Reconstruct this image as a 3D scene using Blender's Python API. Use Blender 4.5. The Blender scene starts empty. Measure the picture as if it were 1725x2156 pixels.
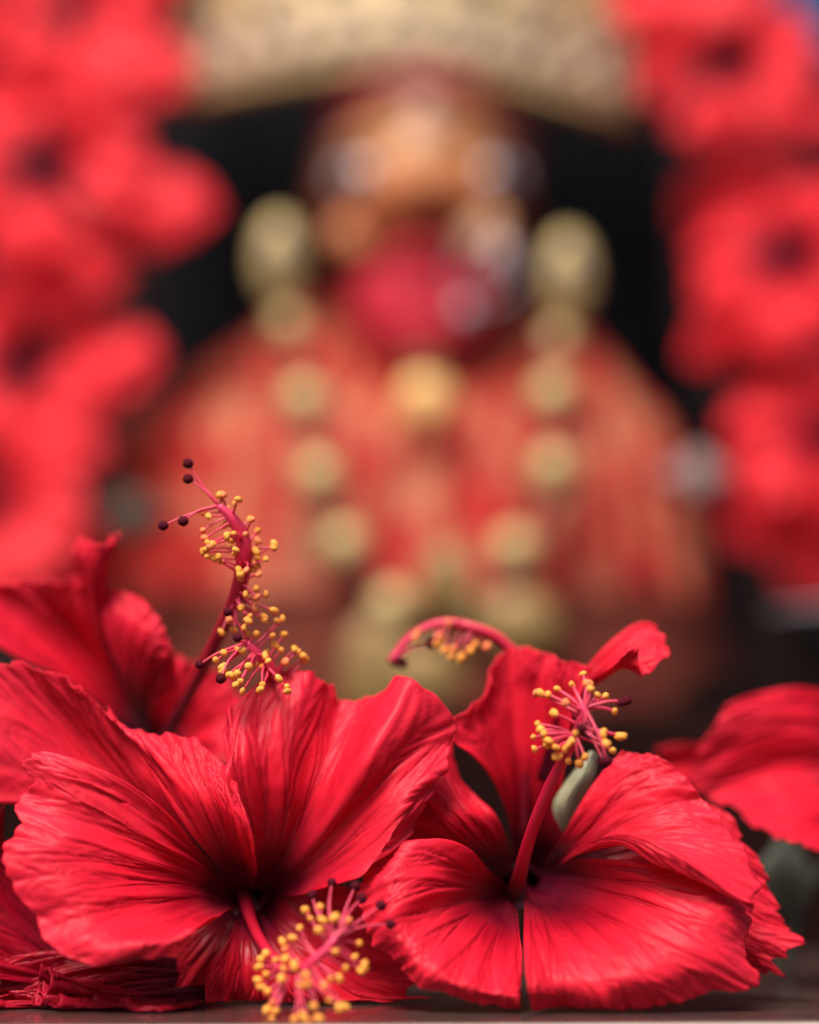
import bpy, math, random
import numpy as np
from mathutils import Vector

# ------------------------------------------------------------------ camera, world, light, exposure
SC = bpy.context.scene
COL = SC.collection
PITCH = math.radians(8.1)
CAM = np.array([0.0, -0.6, 0.05])
FPX = 4600.0            # focal length in pixels of the 1725 x 2156 view of the photograph
cd = bpy.data.cameras.new('camera')
cd.sensor_fit = 'HORIZONTAL'; cd.sensor_width = 36.0
cd.lens = 36.0 * FPX / 1725.0
cd.clip_start = 0.01; cd.clip_end = 200
cd.dof.use_dof = True
cd.dof.focus_distance = 0.598
cd.dof.aperture_fstop = 2.9
cam = bpy.data.objects.new('camera', cd)
cam.location = CAM; cam.rotation_euler = (math.radians(90) + PITCH, 0, 0)
COL.objects.link(cam); SC.camera = cam

SUN_DIR = Vector((-0.22, -0.50, 0.82)).normalized()       # towards the light
W = bpy.data.worlds.new('World'); SC.world = W; W.use_nodes = True
wn = W.node_tree.nodes; wl = W.node_tree.links; wn.clear()
sky = wn.new('ShaderNodeTexSky'); sky.sky_type = 'NISHITA'; sky.sun_disc = False
sky.sun_elevation = math.asin(SUN_DIR.z); sky.sun_rotation = math.atan2(SUN_DIR.x, SUN_DIR.y)
sky.air_density = 1.0; sky.dust_density = 4.0; sky.ozone_density = 1.0
bg = wn.new('ShaderNodeBackground'); bg.inputs[1].default_value = 0.09
wo = wn.new('ShaderNodeOutputWorld')
wl.new(sky.outputs[0], bg.inputs[0]); wl.new(bg.outputs[0], wo.inputs[0])
sd = bpy.data.lights.new('sun', 'SUN'); sd.energy = 4.6; sd.angle = math.radians(30); sd.color = (1.0, 0.95, 0.88)
sun = bpy.data.objects.new('sun', sd); sun.rotation_euler = SUN_DIR.to_track_quat('Z', 'Y').to_euler()
sun.location = (-1, -1, 2); COL.objects.link(sun)
SC.view_settings.view_transform = 'Standard'; SC.view_settings.look = 'None'
SC.view_settings.exposure = 0.50; SC.view_settings.gamma = 1.0
SC.view_settings.use_curve_mapping = False
SC.render.engine = 'CYCLES'
SC.cycles.use_denoising = True
try: SC.cycles.denoiser = 'OPENIMAGEDENOISE'
except Exception: pass
SC.cycles.max_bounces = 10; SC.cycles.transmission_bounces = 6; SC.cycles.diffuse_bounces = 6
SC.cycles.sample_clamp_indirect = 6

# ------------------------------------------------------------------ helpers
FWD = np.array([0, math.cos(PITCH), math.sin(PITCH)]); UP = np.array([0, -math.sin(PITCH), math.cos(PITCH)])
RIGHT = np.array([1.0, 0, 0])
def P(px, py, y):
    """point on the plane at depth y seen at pixel (px, py) of the 1725-wide view"""
    d = FWD + RIGHT * ((px - 862.5) / FPX) - UP * ((py - 1078.0) / FPX)
    return CAM + d * ((y - CAM[1]) / d[1])
def PA(px, py, y):
    px = np.asarray(px, float)[..., None]; py = np.asarray(py, float)[..., None]; y = np.asarray(y, float)[..., None]
    d = FWD + RIGHT * ((px - 862.5) / FPX) - UP * ((py - 1078.0) / FPX)
    return CAM + d * ((y - CAM[1]) / d[..., 1:2])

def cr(pts, t):
    """Catmull-Rom through pts (N, ...) at t in [0, 1]"""
    pts = np.asarray(pts, float); n = len(pts)
    if n == 2:
        tt = np.asarray(t).reshape((-1,) + (1,) * (pts.ndim - 1)); return pts[0] * (1 - tt) + pts[1] * tt
    ext = np.concatenate([[2 * pts[0] - pts[1]], pts, [2 * pts[-1] - pts[-2]]])
    s = np.clip(np.asarray(t, float), 0, 1) * (n - 1); i = np.minimum(s.astype(int), n - 2); f = s - i
    f = f.reshape((-1,) + (1,) * (pts.ndim - 1))
    a, b, c, d = ext[i], ext[i + 1], ext[i + 2], ext[i + 3]
    return 0.5 * (2 * b + (c - a) * f + (2 * a - 5 * b + 4 * c - d) * f ** 2 + (3 * b - a - 3 * c + d) * f ** 3)

def vnoise(x, y, seed):
    rs = np.random.RandomState(seed); T = rs.rand(64, 64)
    x = np.asarray(x, float); y = np.asarray(y, float)
    xi = np.floor(x).astype(int); yi = np.floor(y).astype(int); fx = x - xi; fy = y - yi
    fx = fx * fx * (3 - 2 * fx); fy = fy * fy * (3 - 2 * fy)
    g = lambda a, b: T[a % 64, b % 64]
    return (g(xi, yi) * (1 - fx) + g(xi + 1, yi) * fx) * (1 - fy) + (g(xi, yi + 1) * (1 - fx) + g(xi + 1, yi + 1) * fx) * fy
def sst(x, a, b):
    t = np.clip((np.asarray(x, float) - a) / (b - a), 0, 1); return t * t * (3 - 2 * t)

def link(name, me, mat, parent=None, loc=None):
    o = bpy.data.objects.new(name, me); COL.objects.link(o)
    if mat is not None and not me.materials: me.materials.append(mat)
    if parent is not None: o.parent = parent
    if loc is not None: o.location = loc
    return o
def mesh(name, V, F, smooth=True):
    me = bpy.data.meshes.new(name); me.from_pydata([tuple(map(float, v)) for v in V], [], [tuple(map(int, f)) for f in F])
    me.update()
    if smooth: me.polygons.foreach_set('use_smooth', [True] * len(me.polygons))
    return me
def grid_faces(nu, nv, wrap=False, off=0):
    F = []
    for i in range(nu if wrap else nu - 1):
        for j in range(nv - 1):
            a = i * nv + j; b = ((i + 1) % nu) * nv + j
            F.append((off + a, off + b, off + b + 1, off + a + 1))
    return F
def thing(name, label, cat, loc, group=None):
    e = bpy.data.objects.new(name, None); e.empty_display_size = 0.01; COL.objects.link(e)
    e.location = tuple(loc); e['label'] = label; e['category'] = cat
    if group: e['group'] = group
    return e
def tag(o, label, cat, group=None):
    o['label'] = label; o['category'] = cat
    if group: o['group'] = group
    return o
def base(o):
    l = np.zeros(3)
    while o is not None: l += np.array(o.location); o = o.parent
    return l

def tube_mesh(name, pts, radii, seg=10, n=24, cap=True):
    pts = np.asarray(pts, float); t = np.linspace(0, 1, n); C = cr(pts, t)
    R = np.interp(t, np.linspace(0, 1, len(radii)), radii)
    T = np.gradient(C, axis=0); T /= np.linalg.norm(T, axis=1)[:, None] + 1e-12
    ref = np.array([0.13, -0.9, 0.41]); V = []
    nrm = np.cross(T[0], ref); nrm /= np.linalg.norm(nrm) + 1e-12
    for k in range(n):
        nrm = nrm - T[k] * np.dot(nrm, T[k]); nrm /= np.linalg.norm(nrm) + 1e-12
        bi = np.cross(T[k], nrm)
        for s in range(seg):
            a = 2 * math.pi * s / seg
            V.append(C[k] + R[k] * (math.cos(a) * nrm + math.sin(a) * bi))
    F = []
    for k in range(n - 1):
        for s in range(seg):
            a = k * seg + s; b = k * seg + (s + 1) % seg
            F.append((a, b, b + seg, a + seg))
    if cap:
        V.append(C[0] - T[0] * R[0] * .5); V.append(C[-1] + T[-1] * R[-1] * .6); c0 = len(V) - 2; c1 = len(V) - 1
        for s in range(seg):
            F.append((c0, (s + 1) % seg, s)); F.append((c1, (n - 1) * seg + s, (n - 1) * seg + (s + 1) % seg))
    return mesh(name, V, F)
def ball_mesh(name, rx, ry, rz, nu=14, nv=9, fn=None):
    V = []; F = []
    for j in range(nv):
        ph = math.pi * j / (nv - 1)
        for i in range(nu):
            th = 2 * math.pi * i / nu
            p = np.array([math.sin(ph) * math.cos(th), math.sin(ph) * math.sin(th), math.cos(ph)])
            k = 1.0 if fn is None else fn(p)
            V.append((p[0] * rx * k, p[1] * ry * k, p[2] * rz * k))
    for j in range(nv - 1):
        for i in range(nu):
            a = j * nu + i; b = j * nu + (i + 1) % nu
            if j == 0: F.append((a, a + nu, b + nu))
            elif j == nv - 2: F.append((a, a + nu, b))
            else: F.append((a, a + nu, b + nu, b))
    return mesh(name, V, F)
def torus_mesh(name, R, r, nu=36, nv=10, axis='y'):
    V = []
    for i in range(nu):
        a = 2 * math.pi * i / nu
        for j in range(nv):
            b = 2 * math.pi * j / nv; q = R + r * math.cos(b)
            p = (q * math.cos(a), r * math.sin(b), q * math.sin(a))
            if axis == 'z': p = (p[0], p[2], p[1])
            V.append(p)
    F = []
    for i in range(nu):
        for j in range(nv):
            F.append((i * nv + j, ((i + 1) % nu) * nv + j, ((i + 1) % nu) * nv + (j + 1) % nv, i * nv + (j + 1) % nv))
    return mesh(name, V, F)
def box_mesh(name, lo, hi, bevel=0.0):
    import bmesh
    bm = bmesh.new(); r = bmesh.ops.create_cube(bm, size=1.0)
    lo = np.array(lo); hi = np.array(hi)
    for v in bm.verts: v.co = Vector(tuple((lo + hi) / 2 + np.array(v.co) * (hi - lo)))
    if bevel: bmesh.ops.bevel(bm, geom=list(bm.edges), offset=bevel, segments=2, affect='EDGES', profile=.5)
    me = bpy.data.meshes.new(name); bm.to_mesh(me); bm.free(); return me

# ------------------------------------------------------------------ materials
class NT:
    def __init__(s, name):
        s.m = bpy.data.materials.new(name); s.m.use_nodes = True; s.t = s.m.node_tree; s.t.nodes.clear()
        s.out = s.n('ShaderNodeOutputMaterial')
    def n(s, kind, **kw):
        x = s.t.nodes.new(kind)
        for k, v in kw.items(): setattr(x, k, v)
        return x
    def l(s, a, b): s.t.links.new(a, b)
    def ramp(s, fac, stops, interp='LINEAR'):
        r = s.n('ShaderNodeValToRGB'); r.color_ramp.interpolation = interp
        e = r.color_ramp.elements
        while len(e) < len(stops): e.new(0.5)
        for k, (p, c) in enumerate(stops): e[k].position = p; e[k].color = (*c, 1)
        s.l(fac, r.inputs[0]); return r.outputs[0]
    def mix(s, fac, a, b, mode='MIX'):
        m = s.n('ShaderNodeMix', data_type='RGBA', blend_type=mode)
        for sock, v in ((m.inputs[0], fac), (m.inputs[6], a), (m.inputs[7], b)):
            if hasattr(v, 'links'): s.l(v, sock)
            elif isinstance(v, (int, float)): sock.default_value = v
            else: sock.default_value = (*v, 1)
        return m.outputs[2]
    def math(s, op, a, b=0.0, clamp=False):
        m = s.n('ShaderNodeMath', operation=op, use_clamp=clamp)
        for sock, v in ((m.inputs[0], a), (m.inputs[1], b)):
            if hasattr(v, 'links'): s.l(v, sock)
            else: sock.default_value = v
        return m.outputs[0]
    def noise(s, vec, scale, detail=3, rough=.55, dist=0.0):
        x = s.n('ShaderNodeTexNoise'); x.inputs['Scale'].default_value = scale; x.inputs['Detail'].default_value = detail
        x.inputs['Roughness'].default_value = rough; x.inputs['Distortion'].default_value = dist
        if vec is not None: s.l(vec, x.inputs['Vector'])
        return x.outputs[0]
    def mapping(s, vec, scale=(1, 1, 1), loc=(0, 0, 0)):
        x = s.n('ShaderNodeMapping'); x.inputs['Scale'].default_value = scale; x.inputs['Location'].default_value = loc
        s.l(vec, x.inputs[0]); return x.outputs[0]

def petal_material(name, stops, trans=0.32, rough=.48):
    t = NT(name)
    uv = t.n('ShaderNodeUVMap').outputs[0]; sep = t.n('ShaderNodeSeparateXYZ'); t.l(uv, sep.inputs[0])
    tc = t.n('ShaderNodeTexCoord')
    v = sep.outputs[1]
    wob = t.noise(tc.outputs['Object'], 55, 3)
    vv = t.math('ADD', v, t.math('MULTIPLY', t.math('SUBTRACT', wob, .5), .16))
    col = t.ramp(vv, stops)
    at = t.n('ShaderNodeAttribute'); at.attribute_name = 'vein'
    streak = t.noise(t.mapping(uv, (26, 2.6, 1)), 1.0, 3, .55, .5)
    streak = t.ramp(streak, [(0.36, (0, 0, 0)), (0.66, (1, 1, 1))])
    col = t.mix(t.math('MULTIPLY', streak, .15), col, (0.30, 0.001, 0.010))
    col = t.mix(t.math('MULTIPLY', at.outputs['Fac'], .32), col, (0.20, 0.0, 0.008))
    blot = t.noise(tc.outputs['Object'], 210, 4, .6)
    blot = t.ramp(blot, [(0.66, (0, 0, 0)), (0.74, (1, 1, 1))])
    col = t.mix(t.math('MULTIPLY', blot, .35), col, (0.16, 0.0, 0.01))
    pale = t.noise(tc.outputs['Object'], 30, 3, .5)
    pale = t.ramp(pale, [(0.5, (0, 0, 0)), (0.75, (1, 1, 1))])
    col = t.mix(t.math('MULTIPLY', pale, .20), col, (0.85, 0.06, 0.10))
    b = t.n('ShaderNodeBsdfPrincipled'); t.l(col, b.inputs['Base Color'])
    t.l(t.ramp(v, [(.12, (.26,) * 3), (.42, (rough,) * 3)]), b.inputs['Roughness'])
    t.l(t.ramp(v, [(.15, (.55,) * 3), (.45, (.20,) * 3)]), b.inputs['Specular IOR Level'])
    fine = t.noise(t.mapping(uv, (90, 16, 1)), 1.0, 3, .6)
    h = t.math('ADD', t.math('MULTIPLY', fine, .6), t.math('MULTIPLY', t.noise(tc.outputs['Object'], 420, 3), .5))
    bp = t.n('ShaderNodeBump'); bp.inputs['Strength'].default_value = .25; bp.inputs['Distance'].default_value = .0005
    t.l(h, bp.inputs['Height']); t.l(bp.outputs[0], b.inputs['Normal'])
    tr = t.n('ShaderNodeBsdfTranslucent'); t.l(t.mix(.35, col, (0.9, 0.01, 0.03)), tr.inputs[0]); t.l(bp.outputs[0], tr.inputs['Normal'])
    ms = t.n('ShaderNodeMixShader'); ms.inputs[0].default_value = trans
    t.l(b.outputs[0], ms.inputs[1]); t.l(tr.outputs[0], ms.inputs[2]); t.l(ms.outputs[0], t.out.inputs[0])
    return t.m
def plain(name, c1, c2, scale=40, rough=.5, metal=0.0, spec=.5, bump=0.0, trans=0.0, coat=0.0):
    t = NT(name); tc = t.n('ShaderNodeTexCoord')
    nz = t.noise(tc.outputs['Object'], scale, 4)
    col = t.ramp(nz, [(0.3, c1), (0.7, c2)])
    b = t.n('ShaderNodeBsdfPrincipled'); t.l(col, b.inputs['Base Color'])
    b.inputs['Roughness'].default_value = rough; b.inputs['Metallic'].default_value = metal
    b.inputs['Specular IOR Level'].default_value = spec; b.inputs['Coat Weight'].default_value = coat
    if bump:
        bp = t.n('ShaderNodeBump'); bp.inputs['Strength'].default_value = .5; bp.inputs['Distance'].default_value = bump
        t.l(t.noise(tc.outputs['Object'], scale * 3, 4), bp.inputs['Height']); t.l(bp.outputs[0], b.inputs['Normal'])
    if trans:
        tr = t.n('ShaderNodeBsdfTranslucent'); t.l(col, tr.inputs[0])
        ms = t.n('ShaderNodeMixShader'); ms.inputs[0].default_value = trans
        t.l(b.outputs[0], ms.inputs[1]); t.l(tr.outputs[0], ms.inputs[2]); t.l(ms.outputs[0], t.out.inputs[0])
    else: t.l(b.outputs[0], t.out.inputs[0])
    return t.m

PETAL = petal_material('hibiscus_petal', [(0.0, (.025, 0, .006)), (.13, (.065, 0, .009)), (.27, (.42, .003, .018)),
                                          (.46, (.78, .011, .034)), (1.0, (.86, .022, .054))])
PETAL_G = petal_material('garland_petal', [(0.0, (.04, 0, .02)), (.20, (.045, 0, .025)), (.37, (.60, .010, .022)),
                                           (.6, (.86, .022, .034)), (1.0, (.90, .036, .05))])
def column_material():
    t = NT('staminal_column'); tc = t.n('ShaderNodeTexCoord'); at = t.n('ShaderNodeAttribute'); at.attribute_name = 'along'
    col = t.ramp(at.outputs['Fac'], [(.02, (.05, 0, .006)), (.24, (.36, .003, .018)), (.65, (.60, .016, .055)), (1.0, (.80, .06, .15))])  # base is a darker red, deepened further for the shade in the throat
    col = t.mix(t.math('MULTIPLY', t.noise(tc.outputs['Object'], 260, 4), .35), col, (.30, .002, .015))
    b = t.n('ShaderNodeBsdfPrincipled'); t.l(col, b.inputs['Base Color']); b.inputs['Roughness'].default_value = .42
    b.inputs['Specular IOR Level'].default_value = .35; t.l(b.outputs[0], t.out.inputs[0]); return t.m
PETAL_D = petal_material('shaded_petal', [(0.0, (.02, 0, .005)), (.2, (.08, 0, .01)), (.5, (.30, .002, .015)), (1.0, (.46, .008, .03))], rough=.4)  # darker petal colour stands for the shade under the wide open flower
M_COL = column_material()
M_FIL = plain('filament_pink', (.70, .03, .09), (.85, .10, .17), 200, .45, trans=.3)
M_ANT = plain('anther_pollen', (.74, .21, .016), (.85, .37, .055), 900, .75, bump=.0004)
M_ANTR = plain('anther_unopened', (.75, .10, .04), (.85, .26, .07), 900, .7, bump=.0004)
M_STG = plain('stigma_maroon', (.030, 0, .003), (.09, 0, .009), 900, .8, spec=.15, bump=.0003)
M_GAP = plain('gap_green', (.20, .19, .11), (.34, .32, .20), 70, .55, trans=.15)
M_STEM = plain('stem_green', (.020, .024, .014), (.042, .044, .028), 70, .6)
M_GOLD = plain('pale_gold', (.34, .225, .075), (.52, .38, .165), 60, .5, metal=.3, bump=.002)
M_GOLD2 = plain('yellow_gold', (.16, .088, .024), (.27, .16, .05), 60, .5, metal=.3, bump=.001)
M_SILV = plain('silver_grey', (.19, .17, .19), (.32, .30, .33), 80, .5, metal=.3)
M_HAIR = plain('black_hair', (.003, .0045, .0065), (.006, .009, .012), 90, .9, spec=.1)
M_BLACK = plain('pupil_black', (.006, .005, .007), (.012, .01, .012), 90, .5)
M_RED = plain('tongue_red', (.42, .006, .02), (.58, .015, .04), 30, .5)
M_MAR = plain('maroon_paint', (.10, .006, .012), (.20, .012, .02), 40, .5)

# ------------------------------------------------------------------ setting: table and dark back
def tabletop():
    t = NT('polished_tabletop'); tc = t.n('ShaderNodeTexCoord')
    a = t.noise(t.mapping(tc.outputs['Object'], (3, 18, 1)), 4, 5, .6); b2 = t.noise(tc.outputs['Object'], 160, 4)
    col = t.mix(t.math('MULTIPLY', b2, .5), t.ramp(a, [(.3, (.045, .022, .019)), (.7, (.085, .046, .04))]), (.065, .036, .032))
    b = t.n('ShaderNodeBsdfPrincipled'); t.l(col, b.inputs['Base Color']); b.inputs['Coat Weight'].default_value = .3
    t.l(t.math('ADD', .12, t.math('MULTIPLY', t.noise(tc.outputs['Object'], 60, 5), .22)), b.inputs['Roughness'])
    t.l(b.outputs[0], t.out.inputs[0])
    o = link('table_top', box_mesh('table_top', (-.6, -.037, -.022), (.6, .26, 0), .0025), t.m); o['kind'] = 'structure'; o.rotation_euler.z = math.radians(3.6)
    tr = link('table_edge_trim', box_mesh('table_edge_trim', (-.6, -.0435, -.020), (.6, -.0372, -.0006), .0012),
              plain('pale_trim', (.55, .46, .38), (.70, .62, .54), 50, .4), o)
tabletop()
t = NT('dark_cloth'); tc = t.n('ShaderNodeTexCoord'); b = t.n('ShaderNodeBsdfPrincipled')
t.l(t.ramp(t.noise(t.mapping(tc.outputs['Object'], (1, 1, .3)), 7, 4), [(.35, (.006, .004, .005)), (.7, (.022, .010, .010))]), b.inputs['Base Color'])
b.inputs['Roughness'].default_value = .95; b.inputs['Specular IOR Level'].default_value = .1; t.l(b.outputs[0], t.out.inputs[0])
NX, NZ = 160, 30
V = []
for i in range(NX):
    x = -1.6 + 3.2 * i / (NX - 1)
    for j in range(NZ):
        V.append((x, .92 + .018 * math.sin(x * 31 + .6 * math.sin(j * .3)) + .01 * math.sin(x * 77 + 1), -.62 + 1.9 * j / (NZ - 1)))
o = link('backdrop_cloth', mesh('backdrop_cloth', V, grid_faces(NX, NZ)), t.m); o['kind'] = 'structure'
o = link('shrine_floor', box_mesh('shrine_floor', (-1.6, -.9, -.66), (1.6, .96, -.62)), plain('dark_floor', (.012, .008, .007), (.02, .014, .012), 5, .9, spec=.1)); o['kind'] = 'structure'

o = link('backing_block', box_mesh('backing_block', (-.9, .30, -.62), (.9, .425, P(862, 1500, .30)[2]), .004), plain('backing_dark', (.006, .002, .002), (.014, .005, .004), 12, 1.0, spec=.04)); o['kind'] = 'structure'  # dark block added to keep the background low behind the flowers dark
# ------------------------------------------------------------------ petals
def petal(parent, rays, prof, offs, seed, veins=7, ruffle=.0022, notch=.05, lobes=9, crinkle=.00060, groove=.0007,
          nu=120, nv=88, mat=None, ruf_n=5, name='petal', thick=.00035):
    """rays: base-to-rim pixel polylines across the petal; prof: depth along v; offs: extra depth across u (grows with v)"""
    B = base(parent); tv = np.linspace(0, 1, 160)
    G = np.stack([cr([(p[0], p[1]) for p in r], tv) for r in rays])          # ray, v, 2
    u = np.linspace(0, 1, nu); G = cr(G, u)                                  # u, v, 2
    rs = np.random.RandomState(seed)
    nt = notch * (.55 * np.abs(np.sin(math.pi * (u * lobes + vnoise(u * 5, u * 0, seed) * 1.6))) ** .6 + .8 * vnoise(u * lobes * 2.3, u * 0 + 3, seed + 1))
    nt = nt.max() - nt if seed % 2 else nt
    nt = np.clip(nt - nt.min(), 0, .4) + .15 * notch * vnoise(u * 50, u * 0, seed + 9)
    v = np.linspace(0, 1, nv)
    X = np.zeros((nu, nv)); Y = np.zeros((nu, nv))
    for i in range(nu):
        vi = v * (1 - nt[i]); X[i] = np.interp(vi, tv, G[i, :, 0]); Y[i] = np.interp(vi, tv, G[i, :, 1])
    U, Vv = np.meshgrid(u, v, indexing='ij')
    D = cr(np.array(prof, float), v)[None, :] + cr(np.array(offs, float), u)[:, None] * sst(Vv, 0, .75)
    Q = PA(X, Y, D)
    # normals (towards the camera)
    du = np.gradient(Q, axis=0); dv = np.gradient(Q, axis=1); N = np.cross(du, dv)
    N /= np.linalg.norm(N, axis=2)[..., None] + 1e-12
    if np.mean(N[:, :, 1]) > 0: N = -N
    # branching veins
    dist = np.full((nu, nv), 9.0)
    for k in range(veins):
        uk = (k + .5 + (rs.rand() - .5) * .4) / veins
        path = uk + (vnoise(Vv * 5, Vv * 0 + k, seed + 20 + k) - .5) * .018
        dist = np.minimum(dist, np.abs(U - path) + .004 * (1 - Vv))
        for v0 in (.22, .36, .48, .6, .7, .8):
            for sg in (-1, 1):
                v1 = v0 + rs.rand() * .1
                q = np.clip((Vv - v1) / (1.15 - v1), 0, 1)
                bp = path + sg * (.62 / veins) * q ** .85 * (.7 + .6 * rs.rand()) + (vnoise(Vv * 9, Vv * 0 + k, seed + 40) - .5) * .01
                dist = np.minimum(dist, np.where(Vv > v1, np.abs(U - bp) * 1.35 + .002, 9))
    ve = np.exp(-(dist / .0105) ** 2)
    amp = sst(Vv, .12, .4)
    H = -groove * ve * amp
    H += crinkle * amp * ((vnoise(U * 26, Vv * 7, seed + 2) - .5) * 1.1 + (vnoise(U * 11, Vv * 3.4, seed + 3) - .5) * 2.8 + (vnoise(U * 44, Vv * 20, seed + 4) - .5) * .45)
    H += ruffle * (Vv ** 2.6) * ((vnoise(U * ruf_n + 2, Vv * 1.2, seed + 5) - .5) * 2.2 + (vnoise(U * ruf_n * 2.7, Vv * 2, seed + 6) - .5) * 1.1)
    H += .35 * ruffle * Vv ** 8 * (vnoise(U * 40, Vv, seed + 7) - .5) * 2
    Q = Q + N * H[..., None]
    floor = .0006 + .0012 * vnoise(U * 12, Vv * 9, seed + 8)
    Q[..., 2] = np.maximum(Q[..., 2], floor)
    me = mesh(name, (Q - B).reshape(-1, 3), grid_faces(nu, nv))
    uvl = me.uv_layers.new(name='UVMap'); li = np.zeros(len(me.loops), int); me.loops.foreach_get('vertex_index', li)
    uvs = np.stack([U.reshape(-1) + seed * .37, Vv.reshape(-1)], 1)[li]; uvl.data.foreach_set('uv', uvs.reshape(-1))
    at = me.attributes.new('vein', 'FLOAT', 'POINT'); at.data.foreach_set('value', (ve * amp).reshape(-1))
    o = link(name, me, mat or PETAL, parent)
    if thick:
        s = o.modifiers.new('thickness', 'SOLIDIFY'); s.thickness = thick; s.offset = 0
    return o

# ------------------------------------------------------------------ stamens
def kidney(p): return 1 - .30 * math.exp(-((p[0]) ** 2 * 10 + (p[2] - 1) ** 2 * 2.0)) + .06 * math.sin(7 * p[0] + 3 * p[1])
ANT = [ball_mesh('anther', .00125, .00085, .00085, 10, 7, kidney), ball_mesh('anther', .0010, .0009, .00100, 10, 7, kidney),
       ball_mesh('anther', .00088, .00080, .00125, 10, 7, kidney)]
ANTR = []
for m in ANT:
    c = m.copy(); c.materials.append(M_ANTR); ANTR.append(c); m.materials.append(M_ANT)
STG = ball_mesh('stigma', .00115, .0010, .00110, 12, 8, lambda p: 1 + .05 * math.sin(9 * p[0] + 5 * p[2])); STG.materials.append(M_STG)

def stamen(parent, path, rad, anthers, stigmas, tip, seed, start=.45, scale=1.0, fil_r=.00032, red=.12):
    """path, anthers, stigmas: (px, py, y); tip: where the style branches leave"""
    B = base(parent); rs = random.Random(seed)
    pts = np.array([P(*p) for p in path]) - B
    cm = tube_mesh('staminal_column', pts, rad, 12, 40)
    al = np.concatenate([np.repeat(np.linspace(0, 1, 40), 12), [0, 1]]); cm.attributes.new('along', 'FLOAT', 'POINT').data.foreach_set('value', al)
    col = link('staminal_column', cm, M_COL, parent)
    C = cr(pts, np.linspace(start, 1, 40))
    for a in anthers:
        q = P(*a[:3]) - B
        dd = np.linalg.norm(C - q, axis=1); k = int(np.argmin(dd)); k = max(0, k - rs.randint(1, 7)); r0 = C[k]
        if np.linalg.norm(q - r0) > .018: 
            k = int(np.argmin(dd)); r0 = C[k]
        mid = (r0 + q) / 2 + np.array([rs.uniform(-1, 1), rs.uniform(-1, 1), rs.uniform(-.4, 1)]) * .0009
        link('filament', tube_mesh('filament', [r0, mid, q], [fil_r * 1.25, fil_r, fil_r * .8], 6, 7), M_FIL, col)
        o = link('anther', rs.choice(ANTR if rs.random() < red else ANT), None, col, tuple(q))
        o.rotation_euler = (rs.uniform(0, 6), rs.uniform(0, 6), rs.uniform(0, 6)); s = 1.15 * scale * rs.uniform(.8, 1.2); o.scale = (s, s, s)
    e = P(*tip) - B
    for a in stigmas:
        q = P(*a[:3]) - B
        mid = (e * .45 + q * .55) + np.array([rs.uniform(-1, 1), rs.uniform(-1, 1), rs.uniform(-.5, 1)]) * .0012
        link('style_branch', tube_mesh('style_branch', [e, mid, q], [.00048, .00034, .00022], 7, 9), M_FIL, col)
        o = link('stigma', STG, None, col, tuple(q)); s = 1.3 * scale * rs.uniform(.85, 1.1); o.scale = (s, s, s)
    return col
def spread(path, n, seed, r, y_amp, t0=.45):
    """extra anther spots around the free end of a column"""
    rs = random.Random(seed); C = cr(np.array(path, float), np.linspace(t0, 1, 50)); out = []
    for k in range(n):
        c = C[rs.randrange(50)]; a = rs.uniform(0, 2 * math.pi); q = r * rs.uniform(.55, 1.1)
        out.append((c[0] + math.cos(a) * q, c[1] + math.sin(a) * q * .8, c[2] + y_amp * rs.uniform(-1, 1)))
    return out

M_THR = plain('throat_maroon', (.020, 0, .006), (.06, 0, .010), 90, .5, spec=.2)
def throat(parent, px, y, r):
    """closed funnel where the petal bases meet, running back to the green calyx"""
    B = base(parent); V = []
    for i in range(28):
        a = 2 * math.pi * i / 28
        for k in range(9):
            t = k / 8; rr = r * (1 - t) ** .7 + 4; V.append(P(px[0] + math.cos(a) * rr, px[1] + math.sin(a) * rr * .9, y + .022 * t) - B)
    o = link('throat', mesh('throat', V, grid_faces(28, 9, wrap=True)), M_THR, parent)
    m = o.modifiers.new('thickness', 'SOLIDIFY'); m.thickness = .0004
    link('calyx', ball_mesh('calyx', .0045, .007, .0045, 14, 9), M_STEM, parent, tuple(P(px[0], px[1], y + .030) - B))
GRP = 'cut hibiscus flowers heaped on the table'
# ---- front flower with its stamen hanging to the table
f1 = thing('hibiscus_flower', 'wide open red hibiscus whose yellow-tipped stamen droops down onto the table edge', 'flower', P(515, 1890, .034), GRP)
petal(f1, [[(515, 1880), (430, 1800), (360, 1720), (270, 1650), (150, 1592), (65, 1574)],
           [(505, 1884), (420, 1815), (330, 1760), (220, 1690), (110, 1640), (18, 1605)],
           [(499, 1888), (410, 1830), (310, 1790), (200, 1745), (100, 1712), (0, 1682)],
           [(497, 1891), (400, 1850), (300, 1825), (190, 1800), (90, 1785), (0, 1770)],
           [(496, 1894), (400, 1868), (300, 1860), (200, 1855), (110, 1855), (20, 1862)],
           [(497, 1898), (405, 1890), (310, 1900), (220, 1915), (140, 1935), (68, 1960)],
           [(499, 1902), (420, 1910), (345, 1935), (270, 1965), (205, 1990), (150, 2016)],
           [(502, 1905), (445, 1925), (400, 1950), (350, 1975), (300, 1997), (255, 2022)],
           [(507, 1908), (475, 1918), (450, 1933), (425, 1952), (405, 1968), (385, 1990)]],
      [.034, .018, .006, -.002, -.006, -.004], [.006, .004, .002, -.001, -.004, -.007, -.010, -.012, -.010], 11, veins=7, notch=.12, lobes=5, ruffle=.003)
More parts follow.
